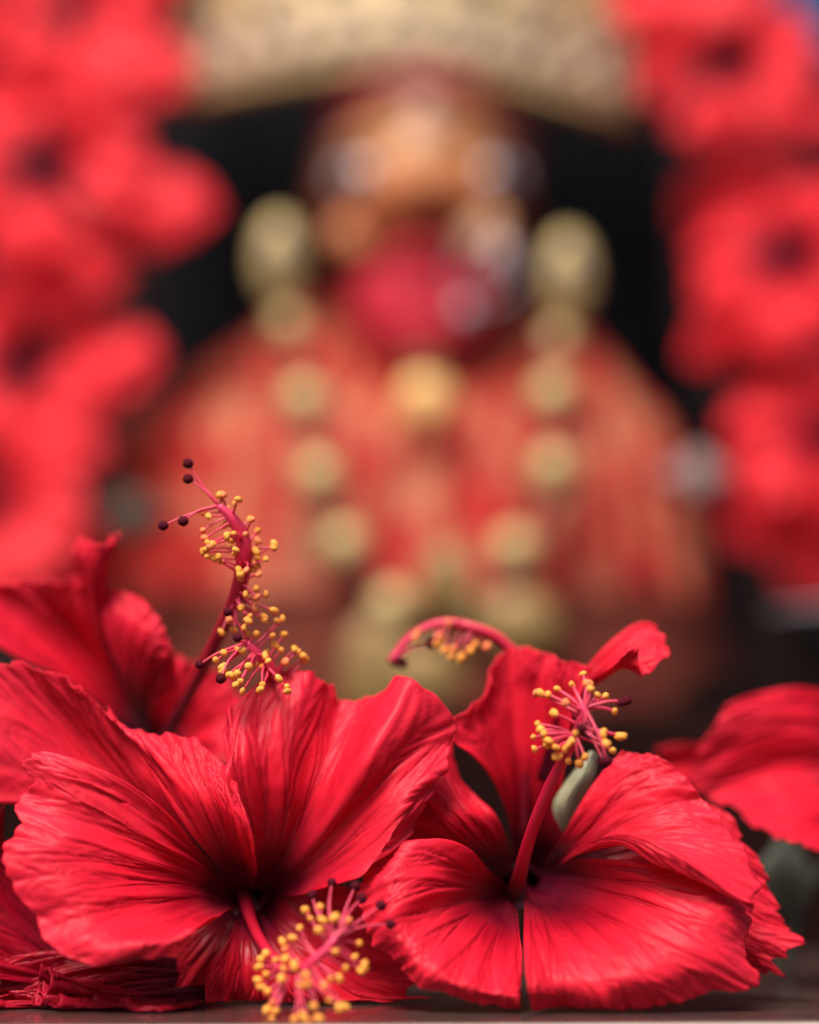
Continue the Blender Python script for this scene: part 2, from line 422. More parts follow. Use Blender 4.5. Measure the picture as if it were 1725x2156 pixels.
petal(f1, [[(515, 1878), (440, 1800), (370, 1710), (310, 1620), (255, 1540), (214, 1484)],
           [(518, 1876), (455, 1790), (400, 1690), (345, 1610), (300, 1560), (272, 1532)],
           [(520, 1875), (470, 1785), (425, 1690), (385, 1620), (360, 1570), (345, 1542)],
           [(522, 1875), (490, 1790), (455, 1700), (425, 1630), (410, 1585), (402, 1552)],
           [(524, 1875), (505, 1795), (485, 1720), (465, 1660), (455, 1625), (450, 1588)],
           [(526, 1876), (522, 1815), (510, 1755), (497, 1705), (487, 1668), (478, 1618)],
           [(528, 1878), (541, 1835), (539, 1795), (527, 1745), (510, 1695), (495, 1652)]],
      [.034, .014, .004, .004, .007, .010], [.012, .006, .006, .006, .002, -.006, -.014], 22, veins=5, notch=.035, lobes=4, ruffle=.0016)
petal(f1, [[(505, 1876), (350, 1795), (200, 1735), (80, 1700), (-60, 1690)],
           [(505, 1875), (330, 1745), (190, 1645), (70, 1555), (-60, 1480)],
           [(505, 1874), (320, 1725), (190, 1605), (90, 1490), (-12, 1378)],
           [(507, 1873), (330, 1715), (220, 1590), (140, 1490), (70, 1396)],
           [(508, 1872), (345, 1712), (250, 1600), (187, 1515), (137, 1418)],
           [(509, 1872), (365, 1717), (288, 1622), (238, 1555), (192, 1470)],
           [(511, 1872), (400, 1712), (350, 1622), (310, 1562), (252, 1530)]],
      [.036, .030, .026, .022, .018], [-.004, 0, .004, .004, .002, .002, .006], 33, veins=6, notch=.05, lobes=5)
petal(f1, [[(530, 1880), (527, 1800), (502, 1720), (477, 1640), (468, 1590), (452, 1515)],
           [(535, 1878), (540, 1790), (525, 1690), (505, 1600), (495, 1530), (498, 1450)],
           [(540, 1876), (560, 1780), (560, 1680), (555, 1580), (560, 1490), (600, 1394)],
           [(545, 1875), (585, 1775), (605, 1670), (615, 1570), (630, 1480), (650, 1400)],
           [(550, 1875), (605, 1780), (640, 1680), (665, 1590), (685, 1510), (700, 1446)],
           [(555, 1876), (620, 1790), (670, 1690), (710, 1600), (745, 1510), (778, 1442)],
           [(560, 1878), (640, 1800), (710, 1700), (770, 1600), (825, 1510), (876, 1424)],
           [(563, 1880), (655, 1815), (740, 1725), (815, 1640), (880, 1570), (962, 1512)],
           [(566, 1883), (670, 1830), (760, 1755), (835, 1690), (885, 1640), (936, 1600)],
           [(568, 1886), (670, 1850), (760, 1795), (830, 1740), (870, 1700), (912, 1662)],
           [(570, 1890), (640, 1884), (710, 1862), (770, 1830), (830, 1794), (890, 1738)]],
      [.034, .017, .008, .005, .009, .015], [-.008, -.006, .000, .002, .010, .009, -.006, -.001, -.004, -.006, -.010], 44, veins=8, notch=.06, lobes=8, ruffle=.0026, nu=160, ruf_n=6)
petal(f1, [[(548, 1885), (620, 1866), (700, 1862), (775, 1885), (870, 1950)],
           [(548, 1894), (610, 1935), (690, 1985), (775, 2020), (890, 2040)],
           [(545, 1898), (605, 1958), (690, 2020), (775, 2068), (880, 2082)],
           [(540, 1902), (590, 1985), (665, 2050), (760, 2100), (915, 2128)],
           [(535, 1905), (575, 2000), (635, 2070), (715, 2118), (810, 2140)],
           [(530, 1908), (560, 2000), (605, 2075), (660, 2122), (730, 2143)]],
      [.038, .026, .022, .022, .024], [.004, .004, 0, -.003, -.004, -.002], 55, veins=5, notch=.05, lobes=5, ruffle=.003)
petal(f1, [[(505, 1908), (490, 1960), (465, 2010), (446, 2050), (440, 2090), (450, 2137)],
           [(512, 1911), (505, 1970), (500, 2030), (495, 2080), (490, 2110), (495, 2143)],
           [(520, 1913), (530, 1980), (540, 2040), (545, 2090), (545, 2120), (545, 2146)],
           [(528, 1913), (560, 1980), (590, 2040), (610, 2090), (620, 2120), (625, 2146)],
           [(535, 1908), (590, 1970), (640, 2030), (670, 2080), (690, 2110), (700, 2143)]],
      [.036, .022, .015, .014, .016, .018], [-.006, .004, .006, .002, -.002], 66, veins=5, notch=.04, lobes=4)
petal(f1, [[(500, 1900), (430, 1930), (350, 1975), (270, 2030), (200, 2080)], [(502, 1905), (440, 1960), (380, 2020), (320, 2075), (270, 2120)],
           [(506, 1908), (460, 1985), (420, 2050), (390, 2105), (370, 2138)], [(512, 1912), (490, 1990), (475, 2060), (465, 2110), (460, 2140)]],
      [.038, .030, .027, .027, .028], [.004, 0, .002, .006], 67, veins=5, notch=.05, lobes=5)
throat(f1, (532, 1893), .034, 54)
c1 = [(514, 1885, .034), (530, 1940, .018), (556, 1992, .002), (598, 2036, -.012), (640, 2036, -.020), (675, 2010, -.022), (706, 1976, -.022)]
z = lambda cx, cy, y: (483 + .24 * cx, 1794 + .24 * cy, y)
an1 = [z(a, b, y) for a, b, y in [(670, 515, -.016), (798, 480, -.018), (715, 590, -.018), (820, 600, -.022), (620, 668, -.018), (548, 755, -.018),
       (465, 790, -.016), (490, 850, -.016), (320, 895, -.012), (278, 945, -.014), (405, 950, -.018), (490, 940, -.02), (480, 1030, -.022), (325, 1075, -.016),
       (260, 1010, -.014), (255, 1130, -.016), (275, 1185, -.016), (340, 1225, -.018), (455, 1115, -.022), (570, 1000, -.026), (670, 1080, -.030), (630, 1170, -.032),
       (690, 1160, -.032), (830, 1175, -.028), (890, 1120, -.026), (965, 1110, -.024), (1020, 1020, -.022), (1100, 925, -.02), (1140, 800, -.018), (935, 875, -.024),
       (1190, 1000, -.02), (1150, 1040, -.02), (875, 1300, -.026), (960, 1370, -.026), (1005, 1360, -.026), (735, 1350, -.03), (780, 1460, -.03), (650, 1450, -.03),
       (570, 1465, -.028), (380, 1320, -.02), (335, 1385, -.02), (400, 1400, -.022), (370, 1465, -.022), (925, 575, -.022), (1050, 610, -.02), (790, 690, -.024), (690, 1490, -.03)]]
st1 = [z(a, b, y) for a, b, y in [(725, 375, -.014), (900, 270, -.012), (1105, 300, -.012), (1160, 410, -.014), (1330, 470, -.014), (1415, 635, -.016)]]
stamen(f1, c1, [.0024, .0016, .0015, .0015, .0014, .0012, .0009], an1, st1, c1[-1], 5, start=.5, scale=1.0)

# ---- second front flower, stamen standing up
f2 = thing('hibiscus_flower', 'open red hibiscus with its short yellow-tipped stamen standing upright, two petals resting on the table', 'flower', P(1090, 1870, .036), GRP)
petal(f2, [[(1078, 1872), (1030, 1832), (985, 1785), (930, 1768), (870, 1780), (795, 1812)],
           [(1076, 1876), (1010, 1850), (940, 1825), (880, 1820), (820, 1830), (745, 1868)],
           [(1074, 1879), (1000, 1870), (930, 1862), (870, 1868), (810, 1885), (750, 1918)],
           [(1073, 1883), (990, 1890), (920, 1900), (860, 1920), (810, 1945), (765, 1990)],
           [(1074, 1886), (1000, 1910), (938, 1940), (890, 1975), (852, 2005), (815, 2026)],
           [(1075, 1890), (1015, 1930), (965, 1975), (925, 2015), (895, 2045), (866, 2064)],
           [(1077, 1892), (1035, 1945), (1000, 2000), (970, 2045), (950, 2075), (932, 2096)],
           [(1079, 1893), (1060, 1955), (1040, 2015), (1025, 2065), (1018, 2095), (1015, 2128)],
           [(1081, 1893), (1084, 1960), (1086, 2020), (1088, 2070), (1093, 2105), (1098, 2140)],
           [(1082, 1890), (1092, 1940), (1098, 2000), (1103, 2050), (1107, 2095), (1112, 2134)]],
      [.040, .020, .004, -.005, -.008, -.004], [.012, .006, .002, 0, -.002, -.004, -.006, -.006, -.004, .004], 77, veins=7, notch=.035, lobes=6, crinkle=.0005)
petal(f2, [[(1108, 1860), (1104, 1920), (1103, 1990), (1110, 2050), (1122, 2095), (1130, 2137)],
           [(1112, 1865), (1130, 1925), (1145, 1990), (1160, 2050), (1175, 2095), (1192, 2138)],
           [(1118, 1868), (1160, 1930), (1195, 1990), (1225, 2045), (1250, 2090), (1275, 2136)],
           [(1125, 1870), (1190, 1925), (1250, 1980), (1295, 2035), (1335, 2080), (1370, 2130)],
           [(1130, 1868), (1220, 1910), (1300, 1960), (1360, 2010), (1420, 2060), (1480, 2108)],
           [(1135, 1862), (1240, 1890), (1340, 1930), (1420, 1975), (1510, 2030), (1606, 2090)],
           [(1138, 1855), (1250, 1865), (1360, 1895), (1450, 1930), (1520, 1965), (1580, 2012)],
           [(1140, 1845), (1250, 1840), (1360, 1855), (1450, 1880), (1520, 1900), (1574, 1932)],
           [(1140, 1835), (1220, 1808), (1320, 1812), (1420, 1828), (1490, 1843), (1540, 1856)]],
      [.040, .020, .002, -.006, -.008, -.002], [-.010, -.004, -.004, -.006, -.006, -.004, 0, .006, .014], 88, veins=8, notch=.035, lobes=8, nu=150, crinkle=.0005)
petal(f2, [[(1140, 1825), (1190, 1750), (1235, 1670), (1280, 1612), (1312, 1582)],
           [(1145, 1828), (1210, 1755), (1270, 1680), (1330, 1620), (1392, 1592)],
           [(1150, 1830), (1230, 1770), (1310, 1700), (1390, 1660), (1458, 1644)],
           [(1152, 1832), (1240, 1780), (1340, 1730), (1430, 1705), (1516, 1710)],
           [(1154, 1834), (1240, 1790), (1350, 1760), (1460, 1760), (1568, 1786)],
           [(1155, 1838), (1235, 1792), (1345, 1772), (1460, 1800), (1604, 1868)],
           [(1155, 1840), (1222, 1785), (1330, 1760), (1440, 1812), (1604, 1930)],
           [(1155, 1845), (1213, 1802), (1300, 1778), (1400, 1832), (1536, 1866)]],
      [.040, .022, .012, .008, .008], [.014, .010, .006, .002, -.004, -.010, -.016, -.013], 99, veins=6, notch=.035, lobes=6)
petal(f2, [[(1160, 1830), (1300, 1725), (1420, 1685), (1495, 1690), (1568, 1732)],
           [(1160, 1832), (1340, 1765), (1480, 1770), (1560, 1790), (1622, 1828)],
           [(1160, 1835), (1360, 1800), (1500, 1840), (1580, 1880), (1658, 1928)],
           [(1160, 1840), (1360, 1850), (1500, 1900), (1600, 1950), (1712, 1972)],
           [(1160, 1845), (1350, 1900), (1480, 1960), (1570, 2000), (1665, 2048)],
           [(1160, 1850), (1330, 1940), (1450, 2010), (1530, 2045), (1600, 2064)]],
      [.044, .036, .032, .028, .028], [.004, 0, 0, -.002, 0, .004], 110, veins=7, notch=.10, lobes=9, ruffle=.003)
petal(f2, [[(1078, 1836), (1068, 1770), (1040, 1712), (1000, 1670), (970, 1620), (955, 1530)],
           [(1070, 1840), (1045, 1782), (1005, 1722), (965, 1672), (940, 1620), (925, 1555)],
           [(1064, 1844), (1020, 1792), (970, 1737), (930, 1692), (905, 1650), (880, 1600)],
           [(1057, 1848), (1000, 1802), (940, 1757), (890, 1722), (850, 1700), (820, 1680)],
           [(1052, 1852), (990, 1812), (930, 1780), (880, 1772), (840, 1792), (800, 1812)]],
      [.044, .030, .020, .020, .022, .024], [.010, .000, -.004, 0, .008], 121, veins=5, notch=.04, lobes=5)
throat(f2, (1096, 1866), .050, 46)
c2 = [(1088, 1885, .038), (1098, 1830, .020), (1122, 1745, .008), (1160, 1650, -.002), (1200, 1575, -.008), (1222, 1520, -.013), (1232, 1490, -.015)]
w = lambda cx, cy, y: (793.5 + .54 * cx, 1242 + .54 * cy, y)
an2 = [w(a, b, y) for a, b, y in [(805, 328, -.008), (822, 365, -.014), (763, 372, -.01), (705, 388, -.012), (668, 408, -.012), (640, 403, -.01), (622, 402, -.008), (738, 440, -.018),
       (862, 412, -.012), (892, 415, -.008), (928, 474, -.012), (960, 570, -.012), (945, 572, -.012), (920, 628, -.014), (895, 600, -.018), (812, 652, -.014), (790, 678, -.012), (748, 668, -.01),
       (702, 650, -.012), (745, 605, -.018), (735, 622, -.014), (672, 590, -.014), (655, 578, -.012), (615, 622, -.01), (612, 575, -.008), (628, 522, -.01), (640, 545, -.012), (690, 480, -.014),
       (665, 605, -.012), (700, 615, -.014), (776, 560, -.020), (760, 590, -.016), (885, 560, -.017), (835, 385, -.016), (652, 560, -.013)]]
st2 = [w(975, 432, -.010), w(900, 668, -.020), w(955, 440, -.014), w(888, 672, -.018), w(800, 540, -.028)]
stamen(f2, c2, [.0026, .0019, .0017, .0016, .0014, .0012, .0009], an2, st2, c2[-1], 7, start=.74, fil_r=.00050)

# ---- crumpled flower under the first one
f6 = thing('hibiscus_flower', 'crumpled red hibiscus with shade in its colour lying flat on the table under the wide open flower', 'flower', P(440, 2090, .02), GRP)
petal(f6, [[(450, 2040), (350, 2012), (250, 2004), (120, 2012), (0, 2045)], [(450, 2055), (340, 2045), (230, 2048), (100, 2066), (-40, 2100)],
           [(445, 2075), (330, 2080), (220, 2094), (130, 2108), (62, 2112)]],
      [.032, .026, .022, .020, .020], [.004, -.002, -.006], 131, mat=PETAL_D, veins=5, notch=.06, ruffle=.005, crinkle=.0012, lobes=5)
petal(f6, [[(440, 2072), (300, 2086), (160, 2082), (64, 2074)], [(440, 2100), (330, 2112), (200, 2112), (70, 2100)],
           [(440, 2130), (340, 2140), (230, 2145), (110, 2140)]],
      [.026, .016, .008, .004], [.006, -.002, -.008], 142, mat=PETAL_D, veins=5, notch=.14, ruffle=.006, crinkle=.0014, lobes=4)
petal(f6, [[(440, 2100), (360, 2115), (290, 2122), (240, 2112)], [(440, 2120), (380, 2132), (320, 2138), (262, 2136)],
           [(445, 2140), (400, 2146), (360, 2148), (310, 2150)]],
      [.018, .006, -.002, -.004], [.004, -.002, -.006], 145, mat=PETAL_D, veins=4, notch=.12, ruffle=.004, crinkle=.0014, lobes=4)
petal(f6, [[(240, 2060), (130, 1950), (50, 1850), (10, 1780), (10, 1690)], [(235, 2065), (110, 1990), (10, 1890), (-50, 1820), (-80, 1740)],
           [(230, 2075), (90, 2030), (-40, 1980), (-120, 1950)], [(230, 2085), (80, 2072), (-50, 2060), (-130, 2050)]],
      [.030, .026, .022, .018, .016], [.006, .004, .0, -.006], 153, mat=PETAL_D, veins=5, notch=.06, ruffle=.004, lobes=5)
petal(f6, [[(420, 2090), (200, 2120), (60, 2120), (-60, 2110)], [(420, 2110), (200, 2138), (60, 2140), (-60, 2138)], [(425, 2125), (220, 2146), (90, 2148), (-40, 2148)]],
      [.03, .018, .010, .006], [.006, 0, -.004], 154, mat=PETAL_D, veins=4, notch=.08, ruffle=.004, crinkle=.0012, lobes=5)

# ---- flower behind the second one: tall petal, rolled petal, arching stamen
f7 = thing('hibiscus_flower', 'red hibiscus with one tall petal, a rolled pink tip and a stamen arching over sideways', 'flower', P(1100, 1780, .055), GRP)
petal(f7, [[(1062, 1868), (1078, 1760), (1050, 1655), (1000, 1592), (960, 1555), (962, 1512)],
           [(1070, 1868), (1088, 1750), (1072, 1640), (1050, 1550), (1025, 1500), (1044, 1440)],
           [(1080, 1868), (1100, 1740), (1092, 1610), (1075, 1490), (1062, 1430), (1066, 1368)],
           [(1095, 1868), (1114, 1735), (1117, 1600), (1115, 1470), (1110, 1410), (1115, 1358)],
           [(1110, 1868), (1130, 1735), (1142, 1600), (1150, 1480), (1160, 1420), (1168, 1380)],
           [(1130, 1868), (1155, 1740), (1170, 1600), (1184, 1490), (1198, 1430), (1206, 1392)],
           [(1165, 1860), (1195, 1770), (1188, 1640), (1206, 1520), (1222, 1450), (1236, 1392)]],
      [.066, .050, .040, .034, .031, .030], [-.010, .002, .008, .006, .002, -.002, -.006], 164, veins=5, notch=.03, lobes=4, crinkle=.0006)
petal(f7, [[(1130, 1640), (1185, 1470), (1250, 1385), (1310, 1333), (1350, 1314), (1384, 1320)],
           [(1140, 1645), (1205, 1470), (1270, 1395), (1325, 1350), (1370, 1336), (1402, 1352)],
           [(1150, 1650), (1220, 1475), (1280, 1408), (1335, 1372), (1374, 1374), (1410, 1384)],
           [(1158, 1655), (1232, 1470), (1278, 1424), (1312, 1404), (1336, 1412), (1356, 1426)],
           [(1162, 1650), (1228, 1465), (1262, 1425), (1295, 1395), (1318, 1372), (1345, 1362)]],
      [.040, .032, .028, .026, .026, .026], [.006, .002, -.004, -.010, -.016], 175, veins=4, notch=.05, lobes=3, ruffle=.0016, crinkle=.0005)
c7 = [(1100, 1775, .05), (1110, 1560, .044), (1110, 1420, .042), (1060, 1352, .042), (1000, 1322, .042), (930, 1312, .044), (868, 1340, .046), (825, 1392, .048)]
an7 = [w(a, b, .042) for a, b in [(245, 180), (250, 200), (265, 235), (290, 262), (330, 265), (365, 235), (430, 222), (352, 145), (280, 130), (160, 165), (385, 212), (300, 230), (230, 215), (150, 185)]]
stamen(f7, c7, [.0022, .0018, .0017, .0017, .0016, .0014, .0013, .0014], an7, [w(210, 215, .044), w(70, 280, .048), w(100, 285, .048)], c7[-1], 8, start=.55, scale=1.15, red=.5)
petal(f7, [[(1195, 1760), (1178, 1740), (1165, 1700), (1190, 1650), (1235, 1590)], [(1200, 1765), (1195, 1735), (1195, 1690), (1220, 1640), (1247, 1580)],
           [(1205, 1760), (1215, 1730), (1228, 1690), (1250, 1640), (1262, 1590)]],
      [.036, .032, .028, .026, .028], [.004, 0, .004], 186, veins=3, notch=.02, ruffle=.0006, crinkle=.0002, groove=.0002, nu=40, nv=40, mat=M_GAP, name='gap_piece', thick=.0006)  # added piece standing for the background seen through the gap

# ---- flower behind the first one with the tall stamen
f4 = thing('hibiscus_flower', 'pinkish red hibiscus with a twisted petal tip and a tall leaning stamen', 'flower', P(330, 1570, .075), GRP)
petal(f4, [[(320, 1570), (240, 1505), (130, 1430), (30, 1380), (-60, 1340)], [(320, 1565), (240, 1482), (140, 1385), (40, 1295), (-40, 1236)],
           [(320, 1562), (250, 1470), (170, 1370), (100, 1285), (50, 1212)], [(322, 1560), (260, 1462), (200, 1370), (150, 1290), (120, 1218)],
           [(324, 1560), (270, 1455), (225, 1370), (187, 1290), (162, 1226)]],
      [.078, .076, .070, .062, .056], [-.008, .004, .008, .006, -.004], 201, veins=6, notch=.05, ruffle=.004)
petal(f4, [[(318, 1560), (232, 1400), (190, 1300), (165, 1212), (152, 1160), (172, 1134)], [(320, 1560), (240, 1400), (205, 1300), (185, 1220), (180, 1172), (195, 1138)],
           [(322, 1560), (250, 1400), (218, 1300), (205, 1230), (206, 1180), (218, 1146)], [(325, 1560), (265, 1400), (236, 1300), (226, 1230), (231, 1180), (255, 1112)]],
      [.078, .064, .056, .050, .046, .044], [.010, -.002, -.006, .004], 212, veins=4, notch=.03, lobes=3, ruffle=.002, crinkle=.0005)
petal(f4, [[(315, 1560), (268, 1462), (240, 1370), (228, 1300), (236, 1244)], [(318, 1560), (277, 1462), (264, 1370), (266, 1300), (286, 1244)],
           [(320, 1560), (290, 1467), (292, 1390), (307, 1330), (332, 1294)], [(322, 1560), (302, 1472), (317, 1420), (338, 1382), (364, 1368)],
           [(323, 1562), (311, 1485), (332, 1452), (352, 1437), (370, 1430)], [(324, 1564), (314, 1505), (332, 1484), (342, 1477), (356, 1472)]],
      [.078, .062, .052, .048, .050], [.004, -.004, -.006, -.004, .004, .012], 223, veins=5, notch=.03, lobes=4, crinkle=.0006)
petal(f4, [[(320, 1570), (302, 1500), (290, 1440), (300, 1394)], [(325, 1570), (332, 1505), (342, 1435), (362, 1380)], [(330, 1572), (370, 1515), (400, 1450), (432, 1395)],
           [(335, 1576), (400, 1535), (450, 1492), (505, 1446)], [(338, 1580), (400, 1565), (460, 1552), (525, 1540)], [(338, 1590), (390, 1600), (440, 1605), (490, 1610)]],
      [.080, .074, .068, .066], [0, .004, .006, .004, 0, -.004], 234, veins=5, notch=.04)
c4 = [(338, 1572, .070), (400, 1458, .048), (457, 1345, .030), (494, 1265, .016), (513, 1190, .008), (510, 1130, .006), (488, 1090, .004), (462, 1065, .003)]
k3 = lambda cx, cy, y: (276 + .288 * cx, 931.5 + .288 * cy, y)
an4 = [k3(a, b, y) for a, b, y in [(735, 522, .004), (710, 675, -.002), (765, 785, -.004), (755, 810, -.003), (838, 672, .0), (930, 720, .006), (1048, 742, .006), (1046, 770, .006), (538, 700, .002), (560, 735, .0),
       (595, 745, .0), (545, 785, .002), (530, 800, .004), (565, 835, .002), (610, 850, .002), (640, 835, .0), (655, 870, .002), (790, 935, -.002), (800, 965, -.002), (845, 935, -.002), (805, 985, .0),
       (935, 965, .004), (838, 1115, .0), (915, 1070, .006), (918, 1135, .004), (988, 1110, .008), (805, 1210, .004), (912, 1210, .006), (1045, 1230, .008), (870, 1270, .004), (855, 1300, .004),
       (970, 1275, .008), (975, 1300, .008), (720, 1300, .008), (750, 1370, .01), (660, 1390, .014), (525, 645, .002), (575, 760, .0), (700, 690, -.002)]]
st4 = [k3(418, 155, .004), k3(418, 268, .002), k3(383, 575, .0), k3(236, 608, .0)]
stamen(f4, c4, [.0020, .0019, .0020, .0022, .0023, .0021, .0016, .0010], an4 + spread(c4, 22, 41, 42, .006, .5), st4, c4[-1], 9, start=.42, scale=.95)

# ---- flower hidden behind the wide petal: only its stamen tip shows
f8 = thing('hibiscus_flower', 'red hibiscus hidden behind a wide ruffled petal, its stamen tip peeping over', 'flower', P(640, 1760, .052), GRP)
petal(f8, [[(630, 1765), (600, 1700), (570, 1640), (540, 1600), (520, 1560)], [(636, 1760), (630, 1680), (615, 1610), (605, 1560), (600, 1520)],
           [(644, 1760), (670, 1680), (690, 1610), (700, 1560), (705, 1520)]], [.052, .040, .034, .030, .030], [0, .004, 0], 251, veins=5, nu=60, nv=50)
petal(f8, [[(646, 1762), (680, 1690), (720, 1620), (750, 1570), (780, 1530)], [(650, 1765), (710, 1710), (770, 1660), (810, 1620), (845, 1590)],
           [(650, 1770), (720, 1750), (790, 1720), (840, 1700), (870, 1680)]], [.052, .042, .036, .032, .030], [0, .004, 0], 252, veins=5, nu=60, nv=50)
c8 = [(640, 1765, .050), (634, 1600, .034), (610, 1490, .022), (578, 1425, .015), (545, 1380, .010), (522, 1352, .008)]
an8 = [k3(a, b, y) for a, b, y in [(915, 1400, .006), (1035, 1415, .01), (1120, 1405, .012), (1070, 1310, .012), (1110, 1290, .012), (1052, 1480, .012), (1100, 1520, .012), (1195, 1510, .014), (1225, 1530, .014),
       (1260, 1560, .014), (1272, 1590, .016), (1128, 1605, .012), (620, 1592, .004), (668, 1640, .002), (670, 1665, .002), (705, 1700, .002), (775, 1690, .0), (735, 1705, .002), (785, 1760, .0), (800, 1745, .0),
       (765, 1775, .0), (815, 1820, .0), (960, 1775, -.002), (945, 1810, -.002), (1085, 1730, -.002), (1140, 1785, -.002), (1145, 1820, -.002), (830, 1350, .006), (680, 1540, .004), (860, 1640, .002)]]
st8 = [k3(707, 1240, .004), k3(778, 1428, .002), k3(500, 1625, .004), k3(657, 1728, .0)]
stamen(f8, c8, [.0020, .0019, .0021, .0021, .0017, .0010], an8 + spread(c8, 10, 42, 40, .005, .6), st8, c8[-1], 10, start=.5, scale=.95)

# ---- flower at the other end of the table
f3 = thing('hibiscus_flower', 'soft focus red hibiscus turned sideways on a leafy green stem beyond the other flowers', 'flower', P(1850, 1640, .10), GRP)
petal(f3, [[(1870, 1570), (1790, 1478), (1700, 1450), (1600, 1460), (1530, 1484)], [(1870, 1590), (1765, 1525), (1650, 1508), (1550, 1528), (1484, 1560)],
           [(1870, 1605), (1760, 1575), (1650, 1570), (1540, 1600), (1446, 1640)], [(1870, 1622), (1760, 1622), (1660, 1630), (1560, 1652), (1470, 1672)],
           [(1870, 1640), (1770, 1682), (1690, 1692), (1620, 1702), (1555, 1694)], [(1870, 1655), (1790, 1742), (1730, 1752), (1680, 1755), (1620, 1742)],
           [(1870, 1670), (1815, 1795), (1775, 1800), (1735, 1796), (1692, 1792)]],
      [.100, .082, .072, .066, .062], [.010, .005, .008, .010, .000, -.006, -.012], 261, veins=6, notch=.03, lobes=4)
petal(f3, [[(1860, 1650), (1700, 1600), (1560, 1575), (1440, 1572), (1385, 1580)], [(1860, 1660), (1700, 1630), (1560, 1615), (1450, 1610), (1380, 1605)],
           [(1860, 1670), (1700, 1660), (1560, 1655), (1470, 1652), (1410, 1640)]], [.10, .098, .095, .092, .090], [0, .004, 0], 262, veins=4)
petal(f3, [[(1880, 1650), (1930, 1760), (1960, 1900), (1970, 2000)], [(1890, 1650), (2000, 1740), (2060, 1870), (2090, 1980)], [(1900, 1640), (2050, 1680), (2130, 1760), (2180, 1850)]],
      [.10, .08, .07, .06], [0, -.004, 0], 263, veins=5, nu=60, nv=50)
petal(f3, [[(1880, 1620), (1960, 1540), (2040, 1470), (2090, 1430)], [(1885, 1628), (2000, 1590), (2090, 1560), (2150, 1550)], [(1890, 1640), (2020, 1650), (2110, 1660), (2180, 1680)]],
      [.10, .08, .07, .07], [0, -.004, 0], 264, veins=5, nu=60, nv=50)
B = base(f3)
link('stem', tube_mesh('stem', [P(1860, 1640, .102) - B, P(1790, 1760, .125) - B, P(1700, 1880, .135) - B, P(1660, 2000, .14) - B, np.array([*P(1655, 2045, .14)[:2], .002]) - B], [.003, .0022, .002, .002, .002], 8, 20), M_STEM, f3)
petal(f3, [[(1668, 1960), (1630, 1900), (1600, 1830), (1640, 1760)], [(1670, 1962), (1660, 1890), (1650, 1820), (1665, 1755)], [(1674, 1960), (1700, 1900), (1705, 1830), (1685, 1765)]],
      [.138, .132, .128, .13], [.006, 0, .006], 265, veins=4, notch=.03, nu=40, nv=40, mat=M_STEM, name='leaf', thick=.0005)

# ------------------------------------------------------------------ garland flowers
def bloom_mesh(name, R, seed):
    rs = np.random.RandomState(seed); V = []; F = []; UVs = []
    nu, nv = 34, 22
    for k in range(5):
        a0 = 2 * math.pi * k / 5 + rs.uniform(-.12, .12); w0 = rs.uniform(.62, .74); tilt = rs.uniform(.1, .35); Rk = R * rs.uniform(.9, 1.1)
        u = np.linspace(-1, 1, nu); v = np.linspace(0, 1, nv); U, Vv = np.meshgrid(u, v, indexing='ij')
        r = Rk * (Vv * (1 - .22 * np.abs(U) ** 3 * Vv)) * (1 - .05 * vnoise(U * 6 + 9, U * 0, seed + k) * Vv)
        ang = a0 + U * w0 * np.sqrt(Vv + .02) * (1.0)
        zz = R * (.30 * np.sin(Vv * 2.0) * 1.4 - tilt * Vv ** 2.4 + .09 * U * Vv) + R * .09 * (vnoise(U * 3 + 5, Vv * 3, seed + 7 + k) - .5) * Vv * 2 + .05 * R * (vnoise(U * 9 + 20, Vv * 2, seed + 17 + k) - .5) * Vv ** 2 * 2
        Q = np.stack([r * np.cos(ang), r * np.sin(ang), zz + k * .0006], -1).reshape(-1, 3)
        F += grid_faces(nu, nv, off=len(V)); V += list(Q); UVs += list(np.stack([U.reshape(-1) * .5 + k, Vv.reshape(-1)], 1))
    me = mesh(name, V, F); uvl = me.uv_layers.new(name='UVMap'); li = np.zeros(len(me.loops), int); me.loops.foreach_get('vertex_index', li)
    uvl.data.foreach_set('uv', np.array(UVs)[li].reshape(-1)); me.attributes.new('vein', 'FLOAT', 'POINT')
    me.materials.append(PETAL_G); return me
BLOOM = [bloom_mesh('hibiscus_bloom', 1.0, 300 + 31 * k) for k in range(4)]
def lobe_mesh(name, seed):
    n1, n2 = 36, 18; V = []; UVs = []
    for i in range(n1):
        a = 2 * math.pi * i / n1
        for j in range(n2):
            r = (j + .02) / (n2 - 1); k = 1 + .10 * (vnoise(2 + 3 * math.cos(a), 2 + 3 * math.sin(a), seed) - .5) * 2 * r
            zz = .38 * math.cos(r * 1.5) + .16 * (vnoise(5 + 3 * r * math.cos(a), 5 + 3 * r * math.sin(a), seed + 1) - .5) + .05 * math.sin(a * 9 + seed) * r ** 3
            V.append((1.15 * r * k * math.cos(a), .88 * r * k * math.sin(a), zz)); UVs.append((.5 + .4 * math.cos(a) * r, .75 + .22 * r * math.sin(a)))
    me = mesh(name, V, grid_faces(n1, n2, wrap=True)); uvl = me.uv_layers.new(name='UVMap'); li = np.zeros(len(me.loops), int); me.loops.foreach_get('vertex_index', li)
    uvl.data.foreach_set('uv', np.array(UVs)[li].reshape(-1)); me.attributes.new('vein', 'FLOAT', 'POINT'); me.materials.append(PETAL_G); return me
LOBE = [lobe_mesh('bloom_petal', 700 + k) for k in range(3)]
BST = tube_mesh('bloom_stamen', [(0, 0, .02), (.04, .02, .35), (.10, .08, .62)], [.06, .035, .03], 8, 12); BST.materials.append(M_MAR)
